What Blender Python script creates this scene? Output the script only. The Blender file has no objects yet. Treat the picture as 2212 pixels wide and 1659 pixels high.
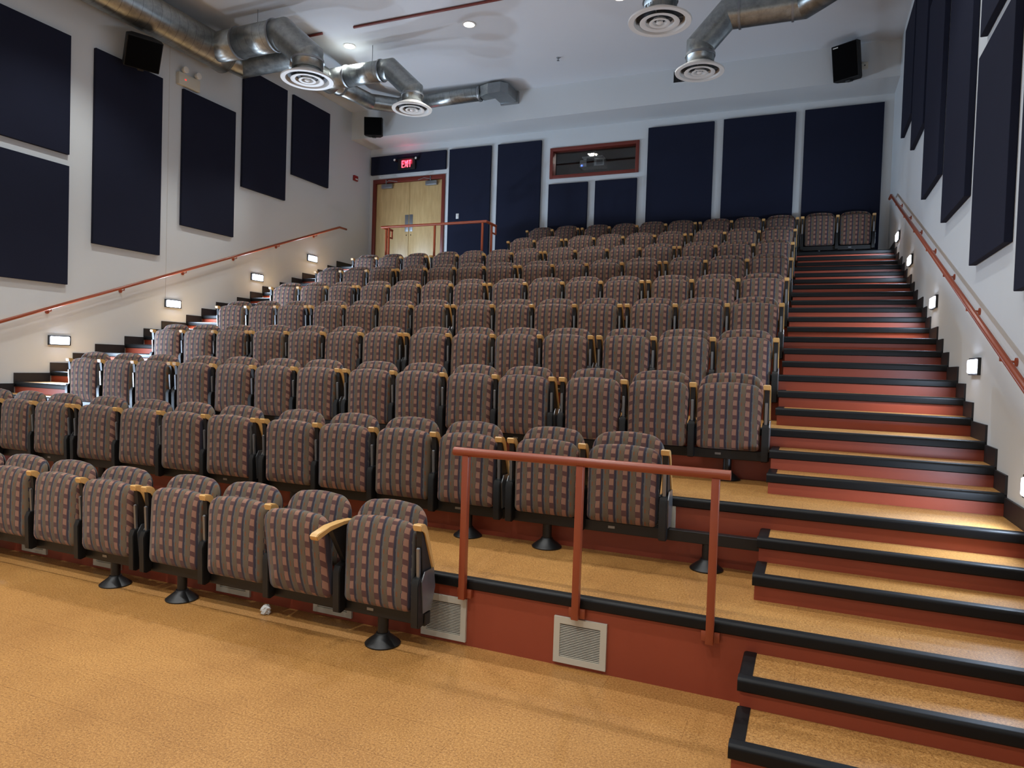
import bpy, bmesh, math, random
from mathutils import Vector, Matrix
random.seed(7)
COL = bpy.context.scene.collection
PI = math.pi

# ------------------------------------------------------------------ measures
XL, XR, XW, YB, YF = -0.235, 1.141, -9.275, 13.235, 12.50      # stair edge, right wall, left wall, back wall, bulkhead face
XA = -8.12                                                     # inner edge of the left stair
ZF, ZC = 6.372, 6.955                                          # soffit underside, ceiling
Y0 = -4.2                                                      # front wall behind the camera
TZ = [0, .39, .802, 1.205, 1.616, 2.015, 2.413, 2.805, 3.196, 3.589]
YN = [0, 2.885, 3.228, 3.546, 3.969, 4.261, 4.532, 5.05, 5.327, 5.626, 6.083, 6.392, 6.713, 7.17, 7.486, 7.799,
      8.261, 8.566, 8.869, 9.335, 9.641, 9.942, 10.395, 10.721, 11.022, 11.478, 11.791, 12.09, 99]
RY = [0, 3.293, 4.379, 5.476, 6.591, 7.679, 8.751, 9.812, 10.9, 11.936, 12.94, 12.915]
def zk(k):
    t, m = divmod(k, 3)
    return TZ[t] + ((TZ[t+1]-TZ[t])*m/3 if m else 0)
Z1 = .13
ARMS = {
1: [[-1.929, -2.452, -2.974, -3.506, -4.03], [-4.13, -4.678, -5.213, -5.745, -6.277], [-6.365, -6.90, -7.43, -7.965]],
2: [[-0.802, -1.344, -1.854], [-1.945, -2.463, -2.991, -3.513, -4.038], [-4.139, -4.681, -5.204, -5.753, -6.313], [-6.401, -6.926, -7.45, -7.98]],
3: [[-0.275, -0.813, -1.353, -1.878], [-1.969, -2.493, -3.008, -3.534, -4.064], [-4.155, -4.689, -5.22, -5.762, -6.289], [-6.373, -6.931, -7.47, -8.01]],
4: [[-0.273, -0.818, -1.363, -1.894], [-1.982, -2.518, -3.046, -3.57, -4.096], [-4.172, -4.705, -5.235, -5.767, -6.305], [-6.371, -6.92, -7.47, -7.995]],
5: [[-0.279, -0.819, -1.365, -1.897], [-1.981, -2.517, -3.048, -3.566, -4.095], [-4.186, -4.715, -5.244, -5.761, -6.305], [-6.384, -6.918, -7.452, -8.0]],
6: [[-0.275, -0.821, -1.365, -1.9], [-1.984, -2.524, -3.05, -3.582, -4.11], [-4.193, -4.724, -5.252, -5.778, -6.31], [-6.379, -6.901, -7.435, -7.99]],
7: [[-0.268, -0.813, -1.357, -1.898], [-1.985, -2.524, -3.053, -3.586, -4.113], [-4.191, -4.721, -5.246, -5.776, -6.3], [-6.378, -6.907, -7.437, -7.961]],
8: [[-0.282, -0.824, -1.367, -1.91], [-1.987, -2.528, -3.06, -3.597, -4.124], [-4.2, -4.732, -5.254, -5.776, -6.3], [-6.4, -6.928, -7.46, -7.991]],
9: [[-0.281, -0.824, -1.361, -1.903], [-2.002, -2.517, -3.07, -3.599, -4.116], [-4.201, -4.733, -5.253]],
10: [[-0.277, -0.827, -1.365, -1.91], [-1.996, -2.533, -3.071, -3.601, -4.137], [-4.226, -4.756, -5.289]],
11: [[0.897, 0.35, -0.195]]}

# ------------------------------------------------------------------ materials
def srgb(h):
    h = h.lstrip('#')
    c = [int(h[i:i+2], 16)/255 for i in (0, 2, 4)]
    return tuple((x/12.92 if x <= .04045 else ((x+.055)/1.055)**2.4) for x in c) + (1,)
class NT:
    def __init__(s, name):
        s.m = bpy.data.materials.new(name); s.m.use_nodes = True
        s.t = s.m.node_tree; s.b = s.t.nodes['Principled BSDF']
    def n(s, typ, **kw):
        nd = s.t.nodes.new(typ)
        for k, v in kw.items(): setattr(nd, k, v)
        return nd
    def l(s, a, b): s.t.links.new(a, b)
    def math(s, op, a, b=None):
        nd = s.n('ShaderNodeMath', operation=op)
        for i, v in enumerate((a, b)):
            if v is None: continue
            if isinstance(v, (int, float)): nd.inputs[i].default_value = v
            else: s.l(v, nd.inputs[i])
        return nd.outputs[0]
    def ramp(s, f, stops, interp='LINEAR'):
        r = s.n('ShaderNodeValToRGB'); r.color_ramp.interpolation = interp
        e = r.color_ramp.elements
        while len(e) < len(stops): e.new(.5)
        for el, (p, c) in zip(e, stops):
            el.position = p; el.color = c if isinstance(c, tuple) else srgb(c)
        s.l(f, r.inputs[0]); return r.outputs[0]
    def mix(s, f, a, b, mode='MIX'):
        nd = s.n('ShaderNodeMix', data_type='RGBA', blend_type=mode)
        for i, v in ((0, f), (6, a), (7, b)):
            if isinstance(v, (int, float, tuple)): nd.inputs[i].default_value = v
            else: s.l(v, nd.inputs[i])
        return nd.outputs[2]
    def noise(s, vec, scale, detail=4, rough=.5):
        nd = s.n('ShaderNodeTexNoise'); nd.inputs['Scale'].default_value = scale
        nd.inputs['Detail'].default_value = detail; nd.inputs['Roughness'].default_value = rough
        if vec: s.l(vec, nd.inputs['Vector'])
        return nd.outputs['Fac']
    def bump(s, h, strength=.2, dist=.01):
        nd = s.n('ShaderNodeBump'); nd.inputs['Strength'].default_value = strength
        nd.inputs['Distance'].default_value = dist; s.l(h, nd.inputs['Height']); s.l(nd.outputs[0], s.b.inputs['Normal'])
def pr(name, col, rough=.5, metal=0, bumps=None, var=0, vscale=3, spec=None):
    m = NT(name); b = m.b
    b.inputs['Roughness'].default_value = rough; b.inputs['Metallic'].default_value = metal
    if spec is not None: b.inputs['Specular IOR Level'].default_value = spec
    tc = m.n('ShaderNodeTexCoord').outputs['Object']
    c = srgb(col)
    if var:
        f = m.noise(tc, vscale, 5, .6)
        d = tuple(x*(1-var) for x in c[:3])+(1,); e = tuple(min(1, x*(1+var)) for x in c[:3])+(1,)
        m.l(m.ramp(f, [(.3, d), (.7, e)]), b.inputs['Base Color'])
    else: b.inputs['Base Color'].default_value = c
    if bumps: m.bump(m.noise(tc, bumps[0], 3), bumps[1], bumps[2] if len(bumps) > 2 else .005)
    return m.m
def emit(name, col, strength):
    m = NT(name); m.b.inputs['Base Color'].default_value = srgb(col)
    m.b.inputs['Emission Color'].default_value = srgb(col); m.b.inputs['Emission Strength'].default_value = strength
    return m.m

def fabric():
    m = NT('plaid_fabric')
    uv = m.n('ShaderNodeTexCoord').outputs['UV']
    sp = m.n('ShaderNodeSeparateXYZ'); m.l(uv, sp.inputs[0])
    rnd = m.n('ShaderNodeObjectInfo').outputs['Random']
    u = m.math('ADD', m.math('DIVIDE', sp.outputs[0], .0865), m.math('MULTIPLY', rnd, 3.0))
    v = m.math('ADD', m.math('DIVIDE', sp.outputs[1], .074), m.math('MULTIPLY', rnd, 17.0))
    wob = m.noise(uv, 5, 1)
    u = m.math('ADD', u, m.math('MULTIPLY', wob, .12))
    f = m.math('FRACT', u)
    taupe, pink, plum, navy, rust, grey = '#7b6c59', '#b08370', '#6b4848', '#30354a', '#93603f', '#70706e'
    A = m.ramp(f, [(0, rust), (.11, taupe), (.20, taupe), (.32, navy), (.355, pink), (.70, plum), (.75, navy), (.90, grey)], 'CONSTANT')
    B = m.ramp(f, [(0, taupe), (.30, taupe), (.36, plum), (.50, plum), (.70, plum), (.75, navy), (.91, grey)], 'CONSTANT')
    Cc = m.ramp(f, [(0, taupe), (.25, taupe), (.36, grey), (.40, pink), (.70, plum), (.75, navy), (.88, grey)], 'CONSTANT')
    fv = m.math('FRACT', v)
    isB = m.math('LESS_THAN', fv, .42)
    isC = m.math('GREATER_THAN', fv, .80)
    c = m.mix(isB, A, B); c = m.mix(isC, c, Cc)
    w = m.noise(uv, 900, 2, .7)
    c = m.mix(m.math('MULTIPLY', w, .75), c, srgb('#443a32'), 'MIX')
    m.l(c, m.b.inputs['Base Color'])
    m.b.inputs['Roughness'].default_value = .95
    m.b.inputs['Specular IOR Level'].default_value = .15
    m.b.inputs['Sheen Weight'].default_value = .15
    h = m.math('ADD', m.math('MULTIPLY', w, .2), m.noise(uv, 9, 2))
    m.bump(h, .35, .012)
    return m.m

def cork():
    m = NT('cork_floor')
    tc = m.n('ShaderNodeTexCoord').outputs['Object']
    a = m.noise(tc, 95, 6, .75); b = m.noise(tc, 1.3, 3, .6); c3 = m.noise(tc, 260, 2, .6)
    base = m.ramp(a, [(.30, '#744f29'), (.43, '#b07e43'), (.55, '#c99452'), (.70, '#dfb273')])
    dk = m.ramp(c3, [(.33, '#4a2a12'), (.43, '#ffffff')])
    base = m.mix(.75, base, dk, 'MULTIPLY')
    pat = m.ramp(b, [(.35, (.80, .76, .72, 1)), (.65, (1.0, 1.0, 1.0, 1))])
    base = m.mix(1.0, base, pat, 'MULTIPLY')
    br = m.n('ShaderNodeTexBrick'); m.l(tc, br.inputs['Vector'])
    br.inputs['Scale'].default_value = 1; br.inputs['Brick Width'].default_value = .9; br.inputs['Row Height'].default_value = .3
    br.inputs['Mortar Size'].default_value = .0012; br.inputs['Mortar Smooth'].default_value = .3
    br.inputs['Color1'].default_value = (1, 1, 1, 1); br.inputs['Color2'].default_value = (.93, .92, .90, 1); br.inputs['Mortar'].default_value = (.62, .55, .48, 1)
    base = m.mix(1.0, base, br.outputs['Color'], 'MULTIPLY')
    m.l(base, m.b.inputs['Base Color'])
    m.b.inputs['Roughness'].default_value = .42
    m.bump(a, .06, .002)
    return m.m

def galvanized(name='galvanized_duct', seams=1.0):
    m = NT(name)
    tco = m.n('ShaderNodeTexCoord'); uv = tco.outputs['UV']
    sp = m.n('ShaderNodeSeparateXYZ'); m.l(uv, sp.inputs[0])
    f = m.math('FRACT', m.math('ADD', m.math('DIVIDE', sp.outputs[0], .15), sp.outputs[1]))
    seam = m.math('LESS_THAN', f, .05)
    n = m.noise(tco.outputs['Object'], 9, 5, .7)
    c = m.ramp(n, [(.3, '#8c9190'), (.7, '#b4b8b6')])
    c = m.mix(m.math('MULTIPLY', seam, .5*seams), c, srgb('#4c4f50'))
    m.l(c, m.b.inputs['Base Color'])
    m.b.inputs['Metallic'].default_value = .92
    m.l(m.math('ADD', m.math('MULTIPLY', n, .25), .22), m.b.inputs['Roughness'])
    m.bump(m.math('ADD', m.math('MULTIPLY', seam, -seams), m.math('MULTIPLY', n, .3)), .4, .01)
    return m.m
def birch():
    m = NT('birch_veneer')
    tc = m.n('ShaderNodeTexCoord').outputs['Object']
    mp = m.n('ShaderNodeMapping'); mp.inputs['Scale'].default_value = (6, 6, .9); m.l(tc, mp.inputs[0])
    n = m.noise(mp.outputs[0], 3, 5, .6)
    m.l(m.ramp(n, [(.3, '#b99a68'), (.7, '#cdb07c')]), m.b.inputs['Base Color'])
    m.b.inputs['Roughness'].default_value = .4
    return m.m
M = dict(
    fabric=fabric(), cork=cork(), duct=galvanized(), metal=galvanized('galvanized_sheet', 0), birch=birch(),
    wall=pr('painted_wall', '#ced3d5', .85, var=.02, vscale=.7, bumps=(120, .04)),
    ceil=pr('painted_ceiling', '#cdd1d5', .9, var=.02, vscale=.5),
    riser=pr('red_riser_paint', '#93412b', .40, var=.06, vscale=2, bumps=(60, .05)),
    nose=pr('black_rubber', '#0b0b0c', .48, spec=.28, bumps=(200, .05)),
    base=pr('black_baseboard', '#1d1b1e', .55),
    panel=pr('navy_acoustic_cloth', '#1c2031', .95, bumps=(700, .15), var=.05, vscale=2, spec=.2),
    rail=pr('red_rail_enamel', '#94462b', .3, var=.03),
    darkred=pr('red_frame_paint', '#6e281c', .45, var=.04),
    black=pr('black_powdercoat', '#111213', .42, bumps=(300, .05)),
    blackplastic=pr('black_plastic', '#141416', .5),
    maple=pr('maple_wood', '#d5a868', .35, var=.08, vscale=14),
    steel=pr('satin_steel', '#8d8f92', .35, .8, var=.05),
    alu=pr('grey_aluminium', '#9a9da0', .4, .8),
    grille=pr('beige_grille_paint', '#c3bfb0', .5, var=.05),
    white=pr('white_enamel', '#d9d7d2', .45, var=.03),
    plastic=pr('ivory_plastic', '#cfcbbb', .5),
    booth=pr('booth_paint', '#262723', .9, var=.05),
    grey=pr('projector_grey', '#a7adb2', .5),
    slot_shade=pr('slot_shade_grey', '#35363a', .6), lens=pr('dark_lens', '#0b0d10', .12),
    alarm=pr('alarm_red', '#8c1f1f', .45),
    paper=pr('paper_white', '#d6d6d2', .9, bumps=(60, .6, .01)),
    speaker=pr('speaker_black', '#070707', .7, bumps=(500, .1)),
    lamp=emit('lamp_glow', '#fff6ea', 14), steplamp=emit('step_lamp_glow', '#dfe9ff', 22),
    exitred=emit('exit_letter_glow', '#ff4a5c', 3.5), exitface=emit('exit_face_glow', '#a00018', .5),
    led=emit('red_led', '#ff3030', 1.5), blueled=emit('blue_led', '#4060ff', 5), head=pr('lamp_head_white', '#e6e4de', .3),
)
g = NT('window_glass')
g.b.inputs['Base Color'].default_value = (.9, .93, .92, 1); g.b.inputs['Roughness'].default_value = .02
g.b.inputs['Transmission Weight'].default_value = 1; g.b.inputs['IOR'].default_value = 1.45
M['glass'] = g.m

# ------------------------------------------------------------------ mesh helpers
def link(name, bm, mats, parent=None, smooth=False, normals=True):
    if normals: bmesh.ops.recalc_face_normals(bm, faces=bm.faces)
    me = bpy.data.meshes.new(name); bm.to_mesh(me); bm.free()
    for m in (mats if isinstance(mats, (list, tuple)) else [mats]): me.materials.append(m)
    if smooth:
        for p in me.polygons: p.use_smooth = True
    o = bpy.data.objects.new(name, me); COL.objects.link(o)
    if parent: o.parent = parent
    return o
def thing(name, label, cat, loc=(0, 0, 0), group=None):
    o = bpy.data.objects.new(name, None); COL.objects.link(o); o.location = loc
    o.empty_display_size = .1
    o['label'] = label; o['category'] = cat
    if group: o['group'] = group
    return o
def tag(o, label, cat, group=None):
    o['label'] = label; o['category'] = cat
    if group: o['group'] = group
    return o
def struct(o, label=None):
    o['kind'] = 'structure'
    if label: o['label'] = label
    return o
def box(bm, x0, x1, y0, y1, z0, z1, bevel=0, mi=0, mtx=None, segs=2):
    vs = [bm.verts.new((x, y, z)) for x in (x0, x1) for y in (y0, y1) for z in (z0, z1)]
    fs = [bm.faces.new([vs[i] for i in q]) for q in ((0, 1, 3, 2), (4, 6, 7, 5), (0, 4, 5, 1), (2, 3, 7, 6), (0, 2, 6, 4), (1, 5, 7, 3))]
    for f in fs: f.material_index = mi
    if bevel:
        es = list({e for f in fs for e in f.edges})
        r = bmesh.ops.bevel(bm, geom=es, offset=bevel, segments=segs, affect='EDGES', profile=.5)
        for f in r['faces']: f.material_index = mi
        vs = list({v for f in fs if f.is_valid for v in f.verts} | {v for f in r['faces'] for v in f.verts})
    if mtx: bmesh.ops.transform(bm, matrix=mtx, verts=vs)
    return bm
def B(*a, **k): return box(bmesh.new(), *a, **k)
def prism(bm, pts, axis, a0, a1, mi=0, bevel=0):
    """extrude closed 2D outline along axis; pts are in the other two coordinates in order"""
    def P(p, a): return {'x': (a, p[0], p[1]), 'y': (p[0], a, p[1]), 'z': (p[0], p[1], a)}[axis]
    lo = [bm.verts.new(P(p, a0)) for p in pts]; hi = [bm.verts.new(P(p, a1)) for p in pts]
    n = len(pts); fs = [bm.faces.new(lo), bm.faces.new(hi[::-1])]
    side = []
    for i in range(n):
        side.append(bm.faces.new((lo[i], lo[(i+1) % n], hi[(i+1) % n], hi[i])))
    for f in fs+side: f.material_index = mi
    if bevel:
        es = list(fs[0].edges)+list(fs[1].edges)
        bmesh.ops.bevel(bm, geom=es, offset=bevel, segments=2, affect='EDGES')
    return bm
def ring_frame(d, ref=None):
    d = d.normalized(); up = Vector((0, 0, 1)) if abs(d.z) < .95 else Vector((0, 1, 0))
    a = d.cross(up).normalized(); return a, a.cross(d).normalized()
def tube(bm, pts, r, seg=16, caps=True, uvscale=1, mi=0, split=False):
    pts = [Vector(p) for p in pts]; n = len(pts)
    uvl = bm.loops.layers.uv.verify()
    a, b = ring_frame(pts[1]-pts[0]); s = 0
    prev = None
    for i in range(n-1):
        d = (pts[i+1]-pts[i]).normalized()
        if i > 0:
            d0 = (pts[i]-pts[i-1]).normalized(); q = d0.rotation_difference(d); a = q @ a; b = q @ b
        def ring(p, m):
            out = []
            for k in range(seg):
                t = 2*PI*k/seg; c = a*math.cos(t)*r+b*math.sin(t)*r
                if m is not None: c = c - d*(c.dot(m)/d.dot(m))
                out.append(bm.verts.new(p+c))
            return out
        m0 = None if i == 0 else (d+(pts[i]-pts[i-1]).normalized())
        m1 = None if i == n-2 else (d+(pts[i+2]-pts[i+1]).normalized())
        r0 = prev if (prev and not split) else ring(pts[i], m0)
        r1 = ring(pts[i+1], m1)
        L = (pts[i+1]-pts[i]).length
        for k in range(seg):
            f = bm.faces.new((r0[k], r0[(k+1) % seg], r1[(k+1) % seg], r1[k])); f.smooth = True; f.material_index = mi
            for lp, (uu, vv) in zip(f.loops, ((s, k), (s, k+1), (s+L, k+1), (s+L, k))): lp[uvl].uv = (uu*uvscale, vv/seg)
        if caps and i == 0: bm.faces.new(r0[::-1]).material_index = mi
        if caps and i == n-2: bm.faces.new(r1).material_index = mi
        prev = r1; s += L
    return bm
def T(*a, **k): return tube(bmesh.new(), *a, **k)
def lathe(bm, prof, c, seg=32, axis='z', mi=0):
    """prof: list of (r, h)"""
    c = Vector(c); rings = []
    for r, h in prof:
        row = []
        for k in range(seg):
            t = 2*PI*k/seg; x, y = r*math.cos(t), r*math.sin(t)
            v = {'z': (x, y, h), 'y': (x, h, y), 'x': (h, x, y)}[axis]
            row.append(bm.verts.new(c+Vector(v)))
        rings.append(row)
    for i in range(len(rings)-1):
        for k in range(seg):
            f = bm.faces.new((rings[i][k], rings[i][(k+1) % seg], rings[i+1][(k+1) % seg], rings[i+1][k])); f.smooth = True; f.material_index = mi
    if prof[0] == prof[-1]:
        bmesh.ops.remove_doubles(bm, verts=[v for rr in (rings[0], rings[-1]) for v in rr], dist=1e-6); return bm
    for row in (rings[0], rings[-1]):
        if (row[0].co-row[seg//2].co).length > 1e-4: bm.faces.new(row).material_index = mi
    bmesh.ops.remove_doubles(bm, verts=[v for rr in (rings[0], rings[-1]) for v in rr], dist=1e-5)
    return bm
def sharp(o, ang=35):
    """smooth shading with hard edges beyond an angle"""
    me = o.data
    for p in me.polygons: p.use_smooth = True
    bm = bmesh.new(); bm.from_mesh(me)
    for e in bm.edges:
        if len(e.link_faces) == 2 and e.calc_face_angle(0) > math.radians(ang): e.smooth = False
        elif len(e.link_faces) != 2: e.smooth = False
    bm.to_mesh(me); bm.free(); return o

# ------------------------------------------------------------------ camera
f_px = 1499.7686
R2 = Vector((0.9192408837, 0.3923421644, 0.0326163091)); U2 = Vector((-0.0407032333, 0.0123088217, 0.9990954607)); FW = Vector((-0.391585807, 0.919736983, -0.027284366))
cd = bpy.data.cameras.new('camera'); cam = bpy.data.objects.new('camera', cd); COL.objects.link(cam)
mt = Matrix((R2, U2, -FW)).transposed().to_4x4(); mt.translation = (0, 0, 1.6267)
cam.matrix_world = mt
cd.sensor_width = 36; cd.lens = 36*f_px/2212; cd.clip_start = .05; cd.clip_end = 100
bpy.context.scene.camera = cam

# ------------------------------------------------------------------ room shell
W = M['wall']
struct(link('floor', B(XW, XR, Y0, YB, -.1, 0), M['cork']))
struct(link('wall_left', B(XW-.15, XW, Y0, YB, 0, ZC), W))
struct(link('wall_right', B(XR, XR+.15, Y0, YB, 0, ZC), W))
struct(link('wall_front', B(XW-.15, XR+.15, Y0-.15, Y0, 0, ZC), W))
struct(link('ceiling', B(XW-.15, XR+.15, Y0-.15, YB+2.2, ZC, ZC+.12), M['ceil']))
# back wall with the booth window and the door opening left free
WX0, WX1, WZ0, WZ1 = -4.90, -3.20, 5.45, 5.95
DX0, DX1, DZ1 = -9.14, -7.39, 5.63
bm = bmesh.new()
for x0, x1, z0, z1 in ((XW-.15, DX0, 0, ZC), (DX0, DX1, 0, TZ[9]), (DX0, DX1, DZ1, ZC), (DX1, WX0, 0, ZC), (WX0, WX1, 0, WZ0), (WX0, WX1, WZ1, ZC), (WX1, XR+.15, 0, ZC)):
    box(bm, x0, x1, YB, YB+.15, z0, z1)
struct(link('wall_back', bm, W))
struct(link('wall_bulkhead', B(XW, XR, YF, YB, ZF, ZC), W))
# vertical drywall joint on the left wall
struct(link('trim_1', B(XW, XW+.002, 7.86, 7.866, 2.4, 6.5), pr('drywall_joint_paint', '#bdbbb4', .8)))

# tiers, one slab per seating level, each with its black nosing
def nosing_bm(x0, x1, yn, z, left_end=False, yb=None):
    """bullnose strip along x; the outline is in (y, z)"""
    pts = [(yn+.055, z+.004), (yn+.018, z+.004)]
    for k in range(1, 6):
        a = PI/2*k/5; pts.append((yn+.018-.018*math.sin(a), z-.014+.018*math.cos(a)))
    pts += [(yn, z-.050), (yn+.006, z-.056), (yn+.02, z-.056), (yn+.02, z), (yn+.055, z)]
    bm = prism(bmesh.new(), pts, 'x', x0, x1)
    if left_end:
        prism(bm, [(x0+.06, z+.004), (x0+.014, z+.004), (x0+.004, z), (x0, z-.010), (x0, z-.056), (x0+.012, z-.056), (x0+.012, z), (x0+.06, z)], 'y', yn+.056, yb)
    return bm
for t in range(1, 10):
    y = YN[3*t]
    bm = B(XW, XR, y+.02, YB, TZ[t-1], TZ[t])
    for f in bm.faces:
        f.normal_update(); f.material_index = 1 if f.normal.z > .5 else 0
    o = struct(link('floor_tier', bm, [M['riser'], M['cork']]), 'red fronted cork seating tier, level %d above the floor' % t)
    n = link('nosing', nosing_bm(XW, XR, y, TZ[t]), M['nose'], o); sharp(n)
# aisle steps between the tiers
for side in ('right', 'left'):
    x0, x1 = (XL, XR) if side == 'right' else (XW, XA)
    for k in range(1, 27):
        t, m = divmod(k, 3)
        if m == 0: continue
        zt = Z1 if k == 1 else zk(k); zb = TZ[t] if m == 1 else (Z1 if k == 2 else zk(k-1))
        y1 = YN[3*(t+1)]+.02
        bm = B(x0+(.012 if side == 'right' else 0), x1-(.012 if side == 'left' else 0), YN[k]+.02, y1, zb, zt)
        for f in bm.faces:
            f.normal_update(); f.material_index = 1 if f.normal.z > .5 else 0
        o = struct(link('stair_step', bm, [M['riser'], M['cork']]), 'cork topped red step of the %s aisle' % side)
        yb = YN[k+1]+.02
        if side == 'right': nb = nosing_bm(x0, x1, YN[k], zt, True, yb)
        else: nb = nosing_bm(x0, x1, YN[k], zt)
        sharp(link('nosing', nb, M['nose'], o))
# stepped black baseboards beside both aisles
for side, xa, xb in (('left', XW, XW+.014), ('right', XR-.014, XR)):
    bm = bmesh.new(); H = .118
    for k in range(0, 28):
        z = Z1 if k == 1 else zk(k)
        ya = Y0 if k == 0 else YN[k]
        yb = YN[k+1]+(.0) if k < 27 else YB
        znext = (zk(k+1) if k != 0 else Z1) if k < 27 else z
        box(bm, xa, xb, ya, yb, z, max(z+H, 0))
    struct(link('baseboard_%s' % side, bm, M['base']))
bm = bmesh.new()
box(bm, DX1+.07, XR-.015, YB-.014, YB, TZ[9], TZ[9]+.11)
struct(link('baseboard_back', bm, M['base']))

# ------------------------------------------------------------------ door and booth window
DO = bpy.data.objects.new('door_1', None); COL.objects.link(DO); DO.location = ((DX0+DX1)/2, YB, TZ[9]); struct(DO, 'pair of birch doors in a dark red frame')
def child(name, bm, mat, par, label=None, hard=True):
    """part given in world coordinates, parented to par"""
    bmesh.ops.translate(bm, verts=bm.verts, vec=-Vector(wl(par)))
    o = link(name, bm, mat, par)
    if hard: sharp(o)
    if label: o['label'] = label
    return o
def wl(o):
    v = Vector(o.location)
    while o.parent: o = o.parent; v += o.location
    return v
bm = bmesh.new()
for a in ((DX0-.045, DX0+.03, YB-.025, YB+.1, TZ[9], DZ1+.055), (DX1-.03, DX1+.045, YB-.025, YB+.1, TZ[9], DZ1+.055), (DX0+.03, DX1-.03, YB-.025, YB+.1, DZ1-.035, DZ1+.055)): box(bm, *a, bevel=.004)
child('door_frame', bm, M['darkred'], DO, 'dark red painted steel door frame')
xm = -8.245
for s, x0, x1 in ((-1, DX0+.034, xm-.003), (1, xm+.003, DX1-.034)):
    leaf = child('door_leaf', B(x0, x1, YB+.02, YB+.065, TZ[9]+.01, DZ1-.04, bevel=.003), M['birch'], DO)
    px = xm+s*.055
    child('push_plate', B(px-.045, px+.045, YB+.015, YB+.0197, 4.50, 4.87, bevel=.001), M['alu'], leaf, 'brushed metal push plate')
    child('keyhole', lathe(bmesh.new(), [(.0, 0), (.011, .0), (.011, .008), (0, .008)], (px, YB+.0115, 4.42), 12, 'y'), M['blackplastic'], leaf)
    cx = -8.80 if s < 0 else -7.67
    cl = child('door_closer', B(cx-.15, cx+.13, YB-.05, YB+.0195, 5.47, 5.565, bevel=.012), M['alu'], leaf, 'silver door closer body')
    child('closer_arm', T([(cx-.03, YB-.03, 5.57), (cx-.03, YB-.035, 5.66)], .012, 8), M['alu'], cl)
    bm = T([(cx-.03, YB-.05, 5.60), (cx+.12*(-s), YB-.16, 5.60)], .008, 8); tube(bm, [(cx+.12*(-s), YB-.16, 5.60), (cx-.03+.30*(-s), YB-.045, 5.60)], .008, 8)
    child('closer_arm', bm, M['alu'], cl)
WO = bpy.data.objects.new('window_1', None); COL.objects.link(WO); WO.location = ((WX0+WX1)/2, YB, WZ0); struct(WO, 'projection booth window in a dark red frame')
bm = bmesh.new()
for a in ((WX0-.055, WX0+.01, YB-.03, YB+.15, WZ0-.055, WZ1+.055), (WX1-.01, WX1+.055, YB-.03, YB+.15, WZ0-.055, WZ1+.055), (WX0+.01, WX1-.01, YB-.03, YB+.15, WZ1-.01, WZ1+.055), (WX0+.01, WX1-.01, YB-.03, YB+.15, WZ0-.055, WZ0+.01)): box(bm, *a, bevel=.004)
child('window_frame', bm, M['darkred'], WO)
child('window_glass', B(WX0+.01, WX1-.01, YB+.085, YB+.091, WZ0+.01, WZ1-.01), M['glass'], WO)
# booth behind the glass
bm = bmesh.new()
bx0, bx1, by1, bz0, bz1 = -6.4, -1.9, YB+2.1, 4.2, 6.75
for a in ((bx0-.1, bx0, YB+.15, by1, bz0, bz1), (bx1, bx1+.1, YB+.15, by1, bz0, bz1), (bx0-.1, bx1+.1, by1, by1+.1, bz0, bz1), (bx0-.1, bx1+.1, YB+.15, by1, bz0-.1, bz0), (bx0-.1, bx1+.1, YB+.15, by1, bz1, bz1+.1)): box(bm, *a)
struct(link('wall_booth', bm, M['booth']), 'dark inside of the projection booth')
PJ = thing('projector', 'grey projector hanging behind the booth window', 'projector', (-4.23, YB+.62, 5.65))
y0 = YB+.50
child('body', B(-4.50, -3.98, y0, y0+.26, 5.735, 5.885, bevel=.02), M['grey'], PJ)
child('lens_housing', B(-4.35, -4.19, y0-.02, y0+.05, 5.74, 5.90, bevel=.015), M['lens'], PJ, 'dark recessed lens housing')
child('exhaust_grille', B(-4.14, -4.01, y0-.006, y0+.01, 5.76, 5.86, bevel=.003), pr('vent_grey', '#6b7074', .6), PJ)
child('status_light', lathe(bmesh.new(), [(0, 0), (.016, .002), (.016, .012), (0, .012)], (-4.45, y0-.008, 5.765), 12, 'y'), M['blueled'], PJ, 'blue status light')
mo = child('ceiling_mount', B(-4.46, -4.02, y0+.02, y0+.24, 5.925, 5.95, bevel=.004), M['grey'], PJ)
child('mount_arm', T([(-4.24, y0+.2, 5.95), (-4.24, y0+.2, bz1)], .02, 12), M['black'], mo)
child('mount_arm', T([(-4.32, y0+.15, 5.88), (-4.32, y0+.15, 5.93)], .015, 8), M['grey'], mo)
child('mount_arm', T([(-4.10, y0+.15, 5.88), (-4.10, y0+.15, 5.93)], .015, 8), M['grey'], mo)
BL = thing('booth_glow_disc', 'small round white glowing disc above the projector in the booth', 'light', (-4.36, YB+1.0, 6.12))  # white glowing disc on a stem above the projector
child('diffuser', lathe(bmesh.new(), [(0, 0), (.06, .005), (.064, .02), (0, .02)], (-4.36, YB+1.0, 6.12), 24), M['lamp'], BL)
child('stem', T([(-4.36, YB+1.0, 6.14), (-4.36, YB+1.0, bz1-.003)], .01, 8), M['black'], BL)

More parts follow.
